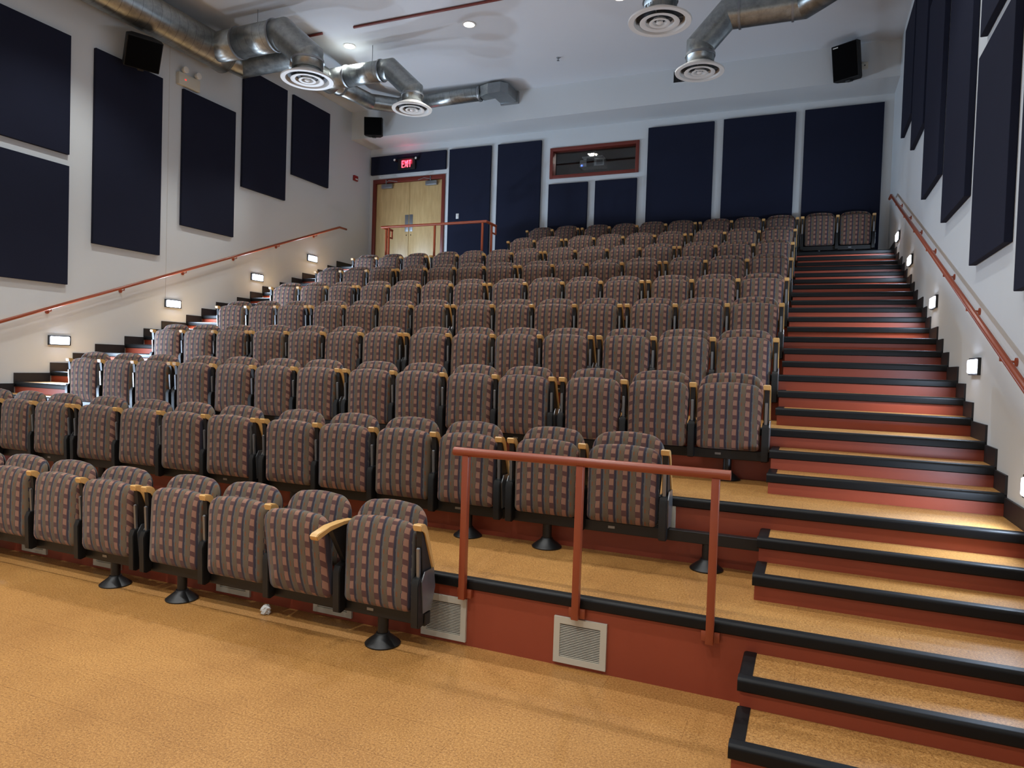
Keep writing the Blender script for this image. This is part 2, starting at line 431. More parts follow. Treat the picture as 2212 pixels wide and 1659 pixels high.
# ------------------------------------------------------------------ acoustic panels
def panel(wall, a0, a1, z0, z1, label):
    T_ = .05
    if wall == 'L': bm = B(XW+.002, XW+T_, a0, a1, z0, z1, bevel=.004); c = (XW, (a0+a1)/2, z0)
    elif wall == 'R': bm = B(XR-T_, XR-.002, a0, a1, z0, z1, bevel=.004); c = (XR, (a0+a1)/2, z0)
    else: bm = B(a0, a1, YB-T_, YB-.002, z0, z1, bevel=.004); c = ((a0+a1)/2, YB, z0)
    bmesh.ops.translate(bm, verts=bm.verts, vec=-Vector(c))
    o = link('acoustic_panel', bm, M['panel']); o.location = c
    return tag(o, label, 'acoustic panel', 'navy acoustic panels')
panel('L', 5.20, 6.275, 4.25, 5.826, 'navy cloth acoustic panel on the left wall, upper of the two stacked ones')
panel('L', 5.20, 6.275, 2.514, 4.099, 'navy cloth acoustic panel on the left wall, lower of the two stacked ones')
panel('L', 6.625, 7.708, 3.133, 5.822, 'tall navy acoustic panel under the loudspeaker on the left wall')
panel('L', 8.092, 9.178, 3.675, 5.813, 'navy acoustic panel directly below the emergency light on the left wall')
panel('L', 9.35, 10.439, 4.593, 6.654, 'navy acoustic panel on the left wall with its top behind the duct')
panel('L', 10.61, 11.703, 5.137, 6.647, 'shortest navy acoustic panel on the left wall, nearest the back wall')
panel('B', -9.235, -7.326, 5.787, 6.19, 'wide low navy acoustic panel above the double doors')
panel('B', -7.241, -6.259, 3.72, 6.184, 'navy acoustic panel with a light switch beside the double doors')
panel('B', -6.105, -5.14, 3.72, 6.183, 'navy acoustic panel on the back wall between switch panel and booth window')
panel('B', -4.957, -4.14, 3.72, 5.281, 'short navy acoustic panel under the left half of the booth window')
panel('B', -3.988, -3.162, 3.72, 5.283, 'short navy acoustic panel under the right half of the booth window')
panel('B', -2.974, -1.762, 3.72, 6.205, 'tall navy acoustic panel just right of the booth window')
panel('B', -1.597, -0.379, 3.72, 6.218, 'tall navy acoustic panel in the middle of the three right of the window')
panel('B', -0.234, .993, 3.72, 6.232, 'tall navy acoustic panel behind the pair of seats at the stair head')
panel('R', 10.43, 11.50, 5.088, 6.62, 'navy acoustic panel on the right wall nearest the back wall')
panel('R', 9.236, 10.305, 4.562, 6.64, 'second navy acoustic panel from the back on the right wall')
panel('R', 8.0, 9.067, 3.644, 5.79, 'third navy acoustic panel from the back on the right wall')
panel('R', 6.576, 7.654, 3.101, 5.80, 'long fourth navy acoustic panel from the back on the right wall')
panel('R', 5.22, 6.25, 2.496, 4.06, 'lower navy acoustic panel of the stacked pair on the right wall')
panel('R', 5.22, 6.25, 4.216, 5.79, 'upper navy acoustic panel of the stacked pair on the right wall')
panel('R', 3.86, 4.932, 2.157, 4.06, 'navy acoustic panel nearest the camera on the right wall')
sw = thing('light_switch', 'white light switch plate on the navy panel beside the doors', 'light switch', (-7.004, YB-.05, 4.755))
child('plate', B(-7.037, -6.971, YB-.057, YB-.05, 4.70, 4.81, bevel=.002), M['white'], sw); child('rocker', B(-7.018, -6.990, YB-.062, YB-.057, 4.73, 4.78, bevel=.002), M['white'], sw)

# ------------------------------------------------------------------ exit sign
EX = thing('exit_sign', 'black exit sign with glowing red EXIT letters and two lamp heads', 'exit sign', (-8.27, YB-.05, 5.80))
child('housing', B(-8.50, -8.06, YB-.10, YB-.051, 5.83, 6.08, bevel=.008), M['blackplastic'], EX)
def letter_bm(strokes, x, z, w, h, y, th=.0085):
    bm = bmesh.new()
    for (ax, az, bx, bz) in strokes:
        p, q = Vector((x+ax*w, 0, z+az*h)), Vector((x+bx*w, 0, z+bz*h)); d = (q-p).normalized(); n = Vector((-d.z, 0, d.x))*th
        pts = [p-n-d*th*.6, q-n+d*th*.6, q+n+d*th*.6, p+n-d*th*.6]
        prism(bm, [(v.x, v.z) for v in pts], 'y', y-.006, y)
    return bm
LT = {'E': [(0, 0, 0, 1), (0, 0, 1, 0), (0, .5, .8, .5), (0, 1, 1, 1)], 'X': [(0, 0, 1, 1), (0, 1, 1, 0)], 'I': [(.5, 0, .5, 1)], 'T': [(.5, 0, .5, 1), (0, 1, 1, 1)]}
for ch, x, w in (('E', -8.385, .045), ('X', -8.31, .055), ('I', -8.25, .02), ('T', -8.21, .05)):
    child('letter_'+ch.lower(), letter_bm(LT[ch], x, 5.885, w, .135, YB-.101), M['exitred'], EX, 'glowing red letter '+ch)
for cx in (-8.55, -8.01):
    hd = child('lamp_head', lathe(bmesh.new(), [(0, -.05), (.03, -.045), (.035, -.01), (.025, .045), (0, .05)], (cx, YB-.10, 6.045), 20, 'y'), M['blackplastic'], EX)
    child('bulb', lathe(bmesh.new(), [(0, -.012), (.024, -.006), (.024, 0), (0, 0)], (cx, YB-.151, 6.045), 16, 'y'), M['head'], hd, 'white round bulb face')

# ------------------------------------------------------------------ emergency light, alarm, boxes
EM = thing('emergency_light', 'cream emergency light box with two lamp heads on the left wall', 'emergency light', (XW, 8.18, 5.85))
child('housing', B(XW, XW+.07, 7.98, 8.39, 5.85, 6.04, bevel=.008), M['plastic'], EM)
for yy in (8.08, 8.33):
    hd = child('lamp_head', lathe(bmesh.new(), [(0, -.045), (.035, -.03), (.05, .03), (.05, .04), (0, .045)], (XW+.07, yy, 6.09), 20, 'x'), M['head'], EM)
    child('bracket', B(XW+.03, XW+.05, yy-.012, yy+.012, 6.035, 6.06), M['plastic'], hd)
child('charge_light', B(XW+.0705, XW+.076, 8.09, 8.115, 5.94, 5.955), M['led'], EM, 'small red charge light')
FA = thing('fire_alarm_pull', 'small red fire alarm pull station on the left wall by the doors', 'fire alarm', (XW, 12.65, 5.52))
child('wall_mount', B(XW, XW+.002, 12.59, 12.71, 5.54, 5.63), M['alarm'], FA); child('housing', B(XW+.002, XW+.045, 12.58, 12.72, 5.53, 5.64, bevel=.006), M['alarm'], FA); child('handle', B(XW+.046, XW+.058, 12.61, 12.69, 5.55, 5.575, bevel=.003), M['white'], FA)
OB = thing('cable_outlet', 'small beige outlet plate on the bulkhead beside the speaker', 'outlet', (.631, YF, 6.598))
child('plate', B(.585, .68, YF-.012, YF, 6.54, 6.655, bevel=.003), M['plastic'], OB); child('socket', lathe(bmesh.new(), [(0, 0), (.01, 0), (.01, .006), (0, .006)], (.632, YF-.018, 6.6), 12, 'y'), M['blackplastic'], OB)
def wall_grille(name, label, x0, x1, z0, z1, y, group, vertical=False, frame=.034):
    o = thing(name, label, 'vent', ((x0+x1)/2, y, z0), group)
    bm = bmesh.new(); d = .016
    if vertical: fm = M['wall']
    else: fm = M['grille']
    for a in ((x0, x0+frame, y-d, y, z0, z1), (x1-frame, x1, y-d, y, z0, z1), (x0+frame, x1-frame, y-d, y, z0, z0+frame), (x0+frame, x1-frame, y-d, y, z1-frame, z1)): box(bm, *a)
    child('frame', bm, fm, o)
    child('backing', B(x0+frame, x1-frame, y-.003, y-.0005, z0+frame, z1-frame), M['blackplastic'], o)
    bm = bmesh.new(); n = 20 if not vertical else 12
    for i in range(n):
        if vertical:
            xx = x0+frame+(i+.5)*(x1-x0-2*frame)/n; box(bm, xx-.003, xx+.003, y-.012, y-.004, z0+frame, z1-frame)
        else:
            zz = z0+frame+(i+.5)*(z1-z0-2*frame)/n
            box(bm, x0+frame, x1-frame, y-.012, y-.005, zz-.0022, zz+.0022, mtx=Matrix.Translation((0, y-.008, zz)) @ Matrix.Rotation(math.radians(-20), 4, 'X') @ Matrix.Translation((0, -y+.008, -zz)))
    child('louvers', bm, fm if not vertical else M['blackplastic'], o)
    return o
wall_grille('bulkhead_grille', 'small dark return air grille high on the bulkhead', -2.42, -1.97, 6.69, 6.92, YF, None, True, .018)
VX = ((-1.07, 'under the middle post of the railing'), (-1.90, 'just right of the front row seats'), (-2.69, 'behind the second seat of the front row'), (-3.51, 'behind the fourth seat of the front row'), (-4.74, 'behind the sixth seat of the front row'), (-5.575, 'behind the seventh front row seat'), (-6.4, 'behind the ninth front row seat'))
for x, w in VX:
    wall_grille('floor_vent', 'beige vent grille in the lowest riser, '+w, x-.147, x+.147, .022, .272, YN[3]+.02, 'vent grilles in the lowest riser')
for x, lb in ((-.90, 'just right of the last second row seat'), (-1.75, 'behind the second row seats')):
    wall_grille('floor_vent', 'beige vent grille in the second red riser '+lb, x-.147, x+.147, TZ[1]+.02+.12, TZ[1]+.27+.12, YN[6]+.02, 'vent grilles in the second riser')

# ------------------------------------------------------------------ loudspeakers
def speaker(name_label, c, w, h, d, rot, badge=False, mount=None):
    o = thing('loudspeaker', name_label, 'loudspeaker', c, 'wall loudspeakers'); o.rotation_euler = rot
    # body tapers towards the rear
    bm = bmesh.new(); pts = [(-w/2, 0), (w/2, 0), (w/2, d*.45), (w*.30, d), (-w*.30, d), (-w/2, d*.45)]
    prism(bm, pts, 'z', -h/2, h/2, bevel=.006); sharp(link('cabinet', bm, M['speaker'], o))
    sharp(link('front_cloth', B(-w/2+.012, w/2-.012, -.012, 0, -h/2+.012, h/2-.012, bevel=.005), pr('speaker_cloth', '#060607', .95, spec=.1), o))
    if badge: sharp(link('badge', B(-w/2+.03, -w/2+.11, -.015, -.012, h/2-.045, h/2-.03), M['white'], o))
    sharp(link('wall_mount', B(-.05, .05, d*.7, d+mount, -.05, .05, bevel=.005), M['black'], o))
    sharp(link('yoke', B(-.04, .04, d*.2, d*.6, -h/2-.03, -h/2, bevel=.005), M['black'], o))
    return o
speaker('black loudspeaker high on the left wall under the big duct', (XW+.42, 7.07, 5.86), .46, .43, .27, (math.radians(32), math.radians(0), math.radians(64)), mount=.2)
speaker('black loudspeaker on the bulkhead above the double doors', (-8.45, YF-.40, 6.45), .37, .36, .26, (math.radians(8), 0, math.radians(24)), mount=.14)
speaker('black loudspeaker with a small light badge on the right of the bulkhead', (.33, YF-.34, 6.57), .40, .54, .27, (math.radians(12), 0, math.radians(-28)), True, mount=.16)

# ------------------------------------------------------------------ ducts
ZD = 6.5
def collar(bm, p, d, r, w=.03, e=.016):
    d = Vector(d).normalized(); p = Vector(p)
    tube(bm, [p-d*w/2, p+d*w/2], r+e, 32)
def duct(name, label, runs, collars, hangers):
    o = thing(name, label, 'air duct', runs[0][0][0])
    for pts, r, mk in runs: child('duct_run', T(pts, r, 40, split=True), M[mk], o, hard=False)
    for p, d, r in collars:
        bm = bmesh.new(); collar(bm, p, d, r); child('collar', bm, M['alu'], o, 'grey joining collar')
    for p in hangers: child('hanger_rod', T([p, (p[0], p[1], ZC)], .006, 6), M['alu'], o)
    return o
D1, D2, D3, D4 = (-7.011, 8.342, 5.76), (-6.188, 9.946, 5.79), (-1.802, 8.371, 5.78), (-1.558, 9.941, 5.78)
duct('spiral_duct', 'large spiral metal duct running along the left wall with branches to two diffusers',
     [([(-8.93, Y0, ZD), (-8.93, 8.34, ZD), (-8.93+.001, 8.62, ZD-.03)], .265, 'duct'),
      ([(-8.93, 8.0, ZD), (-8.93, 8.36, ZD), (-8.35, 8.352, ZD)], .225, 'metal'), ([(-8.35, 8.352, ZD), (-7.62, 8.342, ZD)], .225, 'duct'), ([(-7.62, 8.342, ZD), (-7.48, 8.342, ZD), (-7.011, 8.342, 6.10), (-7.011, 8.342, 5.90)], .225, 'metal'),
      ([(-8.93, 8.55, ZD-.02), (-8.90, 8.98, ZD-.02), (-7.95, 9.0, ZD), (-7.95, 10.1, ZD)], .19, 'metal'),
      ([(-7.95, 9.7, ZD), (-7.95, 9.96, ZD), (-7.50, 9.955, ZD)], .17, 'metal'), ([(-7.50, 9.955, ZD), (-6.80, 9.946, ZD)], .17, 'duct'), ([(-6.80, 9.946, ZD), (-6.62, 9.946, ZD), (-6.188, 9.946, 6.10), (-6.188, 9.946, 5.90)], .17, 'metal'),
      ([(-7.95, 10.0, ZD), (-8.08, 11.45, 6.68), (-7.75, 11.93, 6.73), (-7.30, 11.95, 6.74)], .145, 'metal'), ([(-7.30, 11.95, 6.74), (-5.945, 12.02, 6.78)], .13, 'duct')],
     [((-8.35, 8.352, ZD), (1, 0, 0), .225), ((-7.62, 8.342, ZD), (1, 0, 0), .225), ((-7.50, 9.955, ZD), (1, 0, 0), .17), ((-6.80, 9.946, ZD), (1, 0, 0), .17),
      ((-7.97, 10.35, ZD+.04), (-.09, 1, .12), .15), ((-7.30, 11.95, 6.74), (1, 0, 0), .145), ((-5.98, 12.02, 6.78), (1, .05, .03), .13), ((-7.011, 8.342, 6.03), (0, 0, 1), .225), ((-6.188, 9.946, 6.02), (0, 0, 1), .17)],
     [(-8.93, 6.6, ZD+.26), (-8.0, 8.35, ZD+.22), (-7.0, 9.95, ZD+.16), (-7.7, 11.93, 6.86)])
# square outlet box at the end of the run, turned to the bulkhead
SB = thing('duct_box', 'square sheet metal duct box ending on the bulkhead', 'air duct', (-5.6, 12.1, 6.7))
bm = bmesh.new()
q0 = [bm.verts.new((-5.93, 12.02+.13*math.cos(PI/4+k*PI/2)*1.1, 6.78+.13*math.sin(PI/4+k*PI/2)*1.1)) for k in range(4)]
q1 = [bm.verts.new((-5.75, 12.02+dy, 6.80+dz)) for dy, dz in ((.14, .10), (-.14, .10), (-.14, -.09), (.14, -.09))]
for k in range(4): bm.faces.new((q0[k], q0[(k+1) % 4], q1[(k+1) % 4], q1[k]))
child('transition', bm, M['metal'], SB)
pts = [(-5.75, 11.88), (-5.50, 11.88), (-5.385, 12.0), (-5.385, YF-.05), (-5.72, YF-.05), (-5.72, 12.16), (-5.75, 12.16)]
child('box', prism(bmesh.new(), pts, 'z', 6.71, 6.90), pr('sheet_metal', '#8b9092', .38, .85, var=.08, vscale=8), SB)
child('mount_flange', B(-5.74, -5.365, YF-.05, YF-.002, 6.69, 6.92, bevel=.002), M['alu'], SB)
duct('round_duct', 'round metal duct on the right with drops to two diffusers',
     [([(.74, Y0, 6.55), (.74, 8.95, 6.52), (-.25, 9.96, 6.5), (-1.22, 9.941, 6.5), (-1.558, 9.941, 6.14), (-1.558, 9.941, 5.88)], .19, 'metal'),
      ([(.74, 8.371, 6.5), (-1.4, 8.371, 6.5), (-1.802, 8.371, 6.15), (-1.802, 8.371, 5.88)], .195, 'metal')],
     [((-1.05, 9.944, 6.5), (1, 0, 0), .19), ((-.38, 9.957, 6.5), (1, 0, 0), .19), ((-1.558, 9.941, 6.0), (0, 0, 1), .19), ((-1.802, 8.371, 6.02), (0, 0, 1), .195)], [(-.7, 9.95, 6.69), (-.3, 9.95, 6.69), (-.7, 8.36, 6.7)])
def diffuser(c, R, neck, label):
    o = thing('ceiling_diffuser', label, 'air diffuser', c, 'round white ceiling diffusers')
    L = Vector((0, 0, 0))
    def ch(name, prof, mat):
        bm = lathe(bmesh.new(), prof, (0, 0, 0), 48); ob = link(name, bm, mat, o); return sharp(ob, 50)
    def rg(r0, r1, z0, z1, th=.008): return [(r0, z0), (r1, z1), (r1, z1+th), (r0, z0+th), (r0, z0)]
    ch('neck', [(neck-.005, .02), (neck-.005, .16), (neck, .16), (neck, .02), (neck-.005, .02)], M['duct'])
    ch('outer_ring', [(R, 0), (R*.985, -.012), (R*.82, -.010), (R*.76, .034), (R*.76, .048), (neck*.98, .10), (neck*.98, .11), (R*.80, .050), (R, .006), (R, 0)], M['white'])
    ch('middle_ring', [(R*.63, -.014), (R*.60, -.018), (R*.46, -.008), (R*.41, .03), (R*.43, .034), (R*.50, .004), (R*.61, -.006), (R*.63, -.014)], M['white'])
    ch('inner_ring', [(R*.33, -.020), (R*.31, -.024), (R*.22, -.016), (R*.19, .02), (R*.21, .024), (R*.25, -.006), (R*.32, -.012), (R*.33, -.020)], M['white'])
    ch('centre_cone', [(0, -.03), (R*.07, -.028), (R*.11, -.016), (R*.09, .02), (0, .03)], M['white'])
    ch('slot_shade', [(0, .036), (R*.74, .036), (R*.74, .04), (0, .04)], M['slot_shade'])  # dark disc added behind the rings so their slots look shaded
    bm = bmesh.new(); box(bm, -R*.75, R*.75, -.006, .006, .012, .02); box(bm, -.006, .006, -R*.75, R*.75, .0205, .03)
    link('cross_brace', bm, M['alu'], o)
    return o
diffuser(D1, .385, .20, 'white round diffuser on the larger branch near the left wall')
diffuser(D2, .33, .165, 'white round diffuser hanging over the middle rows near the door corner')
diffuser(D3, .375, .195, 'largest white round diffuser, cut by the top of the picture')
diffuser(D4, .335, .175, 'white round diffuser in front of the bulkhead grille')

# ------------------------------------------------------------------ ceiling lights, red pipe, sprinkler
LX, LY = (-7.393, -5.122, -2.704, -.42), (9.84, 5.9, 2.0, -1.8)
names = {(0, 0): 'glowing round recessed ceiling light above the left duct branch', (1, 0): 'glowing round recessed ceiling light in the middle of the ceiling', (2, 0): 'glowing round recessed ceiling light at the top edge beside the large diffuser'}
for j, ly in enumerate(LY):
    for i, lx in enumerate(LX):
        if (i, j) == (3, 0): continue
        o = thing('recessed_light', names.get((i, j), 'round recessed ceiling light over the front of the hall'), 'ceiling light', (lx, ly, ZC), 'recessed ceiling lights')
        ob = link('trim_ring', lathe(bmesh.new(), [(.085, 0), (.11, 0), (.112, -.008), (.086, -.010), (.085, 0)], (0, 0, 0), 32), M['white'], o); sharp(ob)
        link('lamp', lathe(bmesh.new(), [(0, -.004), (.084, -.004), (.084, -.001), (0, -.001)], (0, 0, 0), 32), M['lamp'], o)
for a, b, lb in ((-12.0, -7.52, 'short end of red sprinkler pipe seen past the duct elbow'), (-6.90, 1.1, 'long thin red sprinkler pipe running across the ceiling')):
    a = max(a, XW+.02)
    o = T([(a, 9.28, ZC-.022), (b, 9.28, ZC-.022)], .02, 10); ob = tag(link('sprinkler_pipe', o, M['darkred']), lb, 'pipe'); sharp(ob)
SP = thing('fire_sprinkler', 'tiny sprinkler head hanging from the ceiling', 'sprinkler', (-4.186, 11.4, ZC))
child('plate', lathe(bmesh.new(), [(0, 0), (.035, 0), (.03, -.01), (0, -.012)], (-4.186, 11.4, ZC), 16), M['alu'], SP); child('nozzle', lathe(bmesh.new(), [(0, -.012), (.012, -.012), (.01, -.05), (.025, -.055), (0, -.06)], (-4.186, 11.4, ZC), 12), M['alu'], SP)

# ------------------------------------------------------------------ hand rails
def handrail(side):
    x = XW+.085 if side == 'left' else XR-.085; xw = XW if side == 'left' else XR
    zz = lambda y: 1.955+(y-5.411)*(4.404-1.955)/(12.052-5.411)
    o = thing('handrail', 'sloping red wall handrail beside the %s aisle' % side, 'handrail', (x, 2.3, zz(2.3)))
    pts = [(x, 2.3, zz(2.3)), (x, 12.052, 4.404), (x, 12.29, 4.404)]
    child('rail', T(pts, .021, 16), M['rail'], o, hard=False)
    for y in (2.9, 3.95, 4.98, 6.034, 7.089, 8.174, 9.226, 10.268, 11.33):
        z = zz(y); s = 1 if side == 'left' else -1
        b = child('bracket', T([(x, y, z-.015), (x, y, z-.045), (xw, y, z-.055)], .007, 8), M['rail'], o)
        child('rose', lathe(bmesh.new(), [(0, 0), (.027, 0), (.027, s*.010), (0, s*.016)], (xw, y, z-.055), 20, 'x'), M['rail'], b)
    return o
handrail('left'); handrail('right')
GR = thing('guard_rail', 'red pipe guard railing on three posts in front of the second row', 'railing', (-1.08, 3.516, .285))
child('top_rail', T([(-1.84, 3.516, 1.125), (-.325, 3.516, 1.125)], .025, 20), M['rail'], GR)
for x in (-1.762, -1.087, -.394):
    p = child('post', B(x-.019, x+.019, 3.497, 3.535, .285, 1.105, bevel=.002), M['rail'], GR)
    child('mount_plate', B(x-.045, x+.045, 3.5355, YN[3]+.02, .285, .335, bevel=.002), M['rail'], p)
yr = YN[24]+.12; GB = thing('guard_rail', 'red guard railing with looped ends in front of the double doors', 'railing', (-6.34, yr, 3.1))
zt = 4.148
child('top_rail', T([(-7.51, yr+.34, zt), (-7.51, yr, zt), (-5.344, yr, zt), (-5.344, yr+.42, zt)], .024, 16), M['rail'], GB)
for x in (-7.36, -6.375, -5.41): child('post', B(x-.016, x+.016, yr-.016, yr+.016, TZ[8], zt-.02, bevel=.002), M['rail'], GB)
for x, yy, yl in ((-7.51, yr+.14, yr+.34), (-5.344, yr+.24, yr+.42)):
    child('post', B(x-.016, x+.016, yy-.016, yy+.016, TZ[8], zt-.02, bevel=.002), M['rail'], GB)
    child('end_loop', T([(x, yl, zt), (x, yl, zt-.15), (x, yy, zt-.15)], .016, 10), M['rail'], GB)

# ------------------------------------------------------------------ step lights
SL = [('left', 6.20, 1.758), ('left', 8.0, 2.417), ('left', 9.80, 3.062), ('left', 11.30, 3.634), ('left', 4.4, 1.1),
      ('right', 4.50, 1.05), ('right', 6.07, 1.727), ('right', 8.05, 2.39), ('right', 10.05, 3.11), ('right', 11.6, 3.69)]
ordn = ['first', 'second', 'third', 'fourth', 'fifth', 'sixth', 'seventh', 'eighth', 'ninth', 'tenth', 'eleventh', 'twelfth', 'thirteenth', 'fourteenth', 'fifteenth']
cnt = {'left': {4.4: 0, 6.20: 1, 8.0: 2, 9.80: 3, 11.30: 4}, 'right': {4.50: 0, 6.07: 1, 8.05: 2, 10.05: 3, 11.6: 4}}
def alight(name, loc, rot, size, power, col, spread=180, shape='RECTANGLE', size_y=None):
    l = bpy.data.lights.new(name, 'AREA'); l.energy = power; l.color = col; l.shape = shape; l.size = size
    if size_y: l.size_y = size_y
    l.spread = math.radians(spread)
    o = bpy.data.objects.new(name, l); COL.objects.link(o); o.location = loc; o.rotation_euler = rot
    return o
for side, y, z in SL:
    s = 1 if side == 'left' else -1; xw = XW if side == 'left' else XR
    o = thing('step_light', 'bright bluish step light on the %s wall, %s one up from the floor' % (side, ordn[cnt[side][y]]), 'step light', (xw, y, z), 'step lights along the aisle walls')
    xo = xw+s*.022; HL = .15
    bm = bmesh.new()
    for a in ((-HL, HL, .052, .064), (-HL, HL, -.064, -.052), (-HL, -HL+.022, -.052, .052), (HL-.022, HL, -.052, .052)): box(bm, min(xw, xo), max(xw, xo), y+a[0], y+a[1], z+a[2], z+a[3])
    box(bm, min(xw, xw+s*.01), max(xw, xw+s*.01), y-HL+.022, y+HL-.022, z-.052, z+.052)
    child('housing', bm, M['black'], o)
    child('lens', B(min(xw+s*.0105, xo+s*.016), max(xw+s*.0105, xo+s*.016), y-HL+.023, y+HL-.023, z-.051, z+.051, bevel=.010), M['steplamp'], o, 'glowing blue white lens')
    alight('step_lamp', (xo+s*.022, y, z), (0, math.radians(-90 if s > 0 else 90), 0), .09, 80 if side == 'left' else 17, (.60, .77, 1.0), size_y=.2)

# ------------------------------------------------------------------ seats
def pillow(outline, y_mid, T_, lean=0, z_ref=0, nring=7, p=3.2, bulge=.0, N=56, squash=1.0):
    """padded cushion: outline(k,N)->(x,z); front faces -y"""
    bm = bmesh.new(); uvl = bm.loops.layers.uv.verify()
    ol = [outline(k, N) for k in range(N)]
    cx = sum(q[0] for q in ol)/N; cz = sum(q[1] for q in ol)/N
    ts = [0, .3, .55, .74, .87, .94, .98, 1.0]
    sides = []
    for sgn in (-1, 1):
        rings = []
        for t in ts:
            th = T_/2*max(0, (1-t**p))**(1/p) if t < 1 else 0
            extra = bulge*(1-t*t) if sgn < 0 else 0
            row = []
            for (x, z) in (ol if t > 0 else [(cx, cz)]):
                X = cx+(x-cx)*t; Z = cz+(z-cz)*t
                row.append(bm.verts.new((X, y_mid+sgn*th-extra+lean*(Z-z_ref), Z)))
            rings.append(row)
        sides.append(rings)
    # weld the rims
    sides[1][-1] = sides[0][-1] if False else sides[1][-1]
    for si, rings in enumerate(sides):
        for i in range(len(rings)-1):
            for k in range(N):
                k2 = (k+1) % N
                if len(rings[i]) == 1: vs = [rings[0][0], rings[1][k], rings[1][k2]]
                else: vs = [rings[i][k], rings[i+1][k], rings[i+1][k2], rings[i][k2]]
                f = bm.faces.new(vs if si == 0 else vs[::-1]); f.smooth = True
    bmesh.ops.remove_doubles(bm, verts=sides[0][-1]+sides[1][-1], dist=1e-6)
    bmesh.ops.recalc_face_normals(bm, faces=bm.faces)
    for f in bm.faces:
        for lp in f.loops:
            c = lp.vert.co; lp[uvl].uv = (c.x, c.z+c.y*.9)
    return bm
def seat_outline(k, N, wt=.234, wb=.228, z0=.236, z1=.736, rt=.085, rb=.035, arch=.012):
    """rounded rectangle with gently arched top, walked by angle"""
    pts = []
    def arc(cx, cz, r, a0, a1, n):
        for i in range(n): a = a0+(a1-a0)*i/(n-1); pts.append((cx+r*math.cos(a), cz+r*math.sin(a)))
    arc(wt-rt, z1-rt, rt, 0, PI/2, 12)
    for i in range(1, 6):
        x = (wt-rt)*(1-2*i/6); pts.append((x, z1+arch*(1-(x/(wt-rt))**2)))
    arc(-wt+rt, z1-rt, rt, PI/2, PI, 12)
    for i in range(1, 6): t = i/6; pts.append((-wt*(1-t)-wb*t, z1-rt+(z0+rb-z1+rt)*t))
    arc(-wb+rb, z0+rb, rb, PI, 1.5*PI, 9)
    for i in range(1, 5): pts.append(((-wb+rb)*(1-2*i/5), z0))
    arc(wb-rb, z0+rb, rb, 1.5*PI, 2*PI, 9)
    for i in range(1, 6): t = i/6; pts.append((wb*(1-t)+wt*t, z0+rb+(z1-rt-z0-rb)*t))
    return pts
_SO = seat_outline(0, 0)
_BO = seat_outline(0, 0, wt=.238, wb=.225, z0=.40, z1=.812, rt=.118, rb=.05, arch=.010)
cush = link('seat_cushion', pillow(lambda k, N: _SO[k], .022, .118, lean=.02, z_ref=.45, bulge=.010, N=len(_SO), p=2.7), M['fabric'], normals=False)
cush2 = link('seat_cushion', pillow(lambda k, N: _SO[k], -.012, .115, lean=-.14, z_ref=.30, bulge=.012, N=len(_SO), p=2.7), M['fabric'], normals=False)   # not quite folded up
back = link('backrest', pillow(lambda k, N: _BO[k], .118, .075, lean=.17, z_ref=.60, bulge=.010, N=len(_BO)), M['fabric'], normals=False)
shell_pts = [(x*.90, .60+(z-.60)*.90) for x, z in _BO]
bm = bmesh.new(); prism(bm, shell_pts, 'y', .155, .163)
for v in bm.verts: v.co.y += .17*(v.co.z-.60)
shell = link('back_shell', bm, M['blackplastic']); sharp(shell)
# arm set around x = 0
def arm_wood():
    top = [(-.020, .722), (-.022, .733), (-.014, .739), (.028, .735), (.045, .722), (.058, .690), (.148, .470)]
    low = [(.126, .460), (.036, .672), (.022, .692), (.000, .700), (-.016, .703)]
    return prism(bmesh.new(), top+low, 'x', -.0265, .0265, bevel=.004)
arm = sharp(link('armrest', arm_wood(), M['maple']), 30)
def arm_down():
    top = [(-.235, .640), (-.240, .655), (-.225, .668), (-.12, .690), (.0, .695), (.10, .690)]
    low = [(.10, .672), (.0, .675), (-.12, .668), (-.205, .640), (-.225, .630)]
    return prism(bmesh.new(), top+low, 'x', -.0265, .0265, bevel=.004)
armd = sharp(link('armrest', arm_down(), M['maple']), 30)
plate = sharp(link('arm_panel', prism(bmesh.new(), [(.002, .698), (.020, .690), (.034, .668), (.120, .470), (.10, .44), (.03, .42), (.012, .60)], 'x', -.017, .017), M['blackplastic']))
plated = sharp(link('arm_panel', prism(bmesh.new(), [(-.10, .668), (.09, .671), (.11, .44), (.05, .43)], 'x', -.017, .017), M['blackplastic']))
strut = sharp(link('strut', prism(bmesh.new(), [(-.006, .60), (.004, .606), (.012, .598), (.020, .435), (.004, .43)], 'x', -.010, .010, bevel=.002), M['steel']))
std = sharp(link('standard', prism(bmesh.new(), [(-.030, .40), (-.015, .437), (.060, .455), (.115, .44), (.13, .36), (.11, .238), (.036, .238), (.036, .168), (.0, .160), (-.022, .168)], 'x', -.024, .024, bevel=.004), M['black']))
endp = sharp(link('end_plate', prism(bmesh.new(), [(.0, .42), (.03, .47), (.13, .47), (.15, .36), (.11, .24), (.02, .24)], 'x', .0245, .030), M['steel']))
for o in (cush, cush2, back, shell, arm, armd, plate, plated, strut, std, endp): COL.objects.unlink(o)
def put(src, par, dx=0, label=None, mirror=False):
    c = src.copy(); COL.objects.link(c); c.parent = par; c.location = (dx, 0, 0)
    if mirror: c.scale.x = -1
    if label: c['label'] = label
    return c
def armset(par, dx, end=0, down=False):
    put(armd if down else arm, par, dx, 'maple armrest, lowered' if down else None); put(plated if down else plate, par, dx)
    if not down: put(strut, par, dx)
    put(std, par, dx)
    if end: put(endp, par, dx, mirror=(end < 0))
rown = {1: 'front row', 2: 'second row', 3: 'third row', 4: 'fourth row', 5: 'fifth row', 6: 'sixth row', 7: 'seventh row', 8: 'eighth row', 9: 'ninth row', 10: 'tenth and last row'}
rng = random.Random(3)
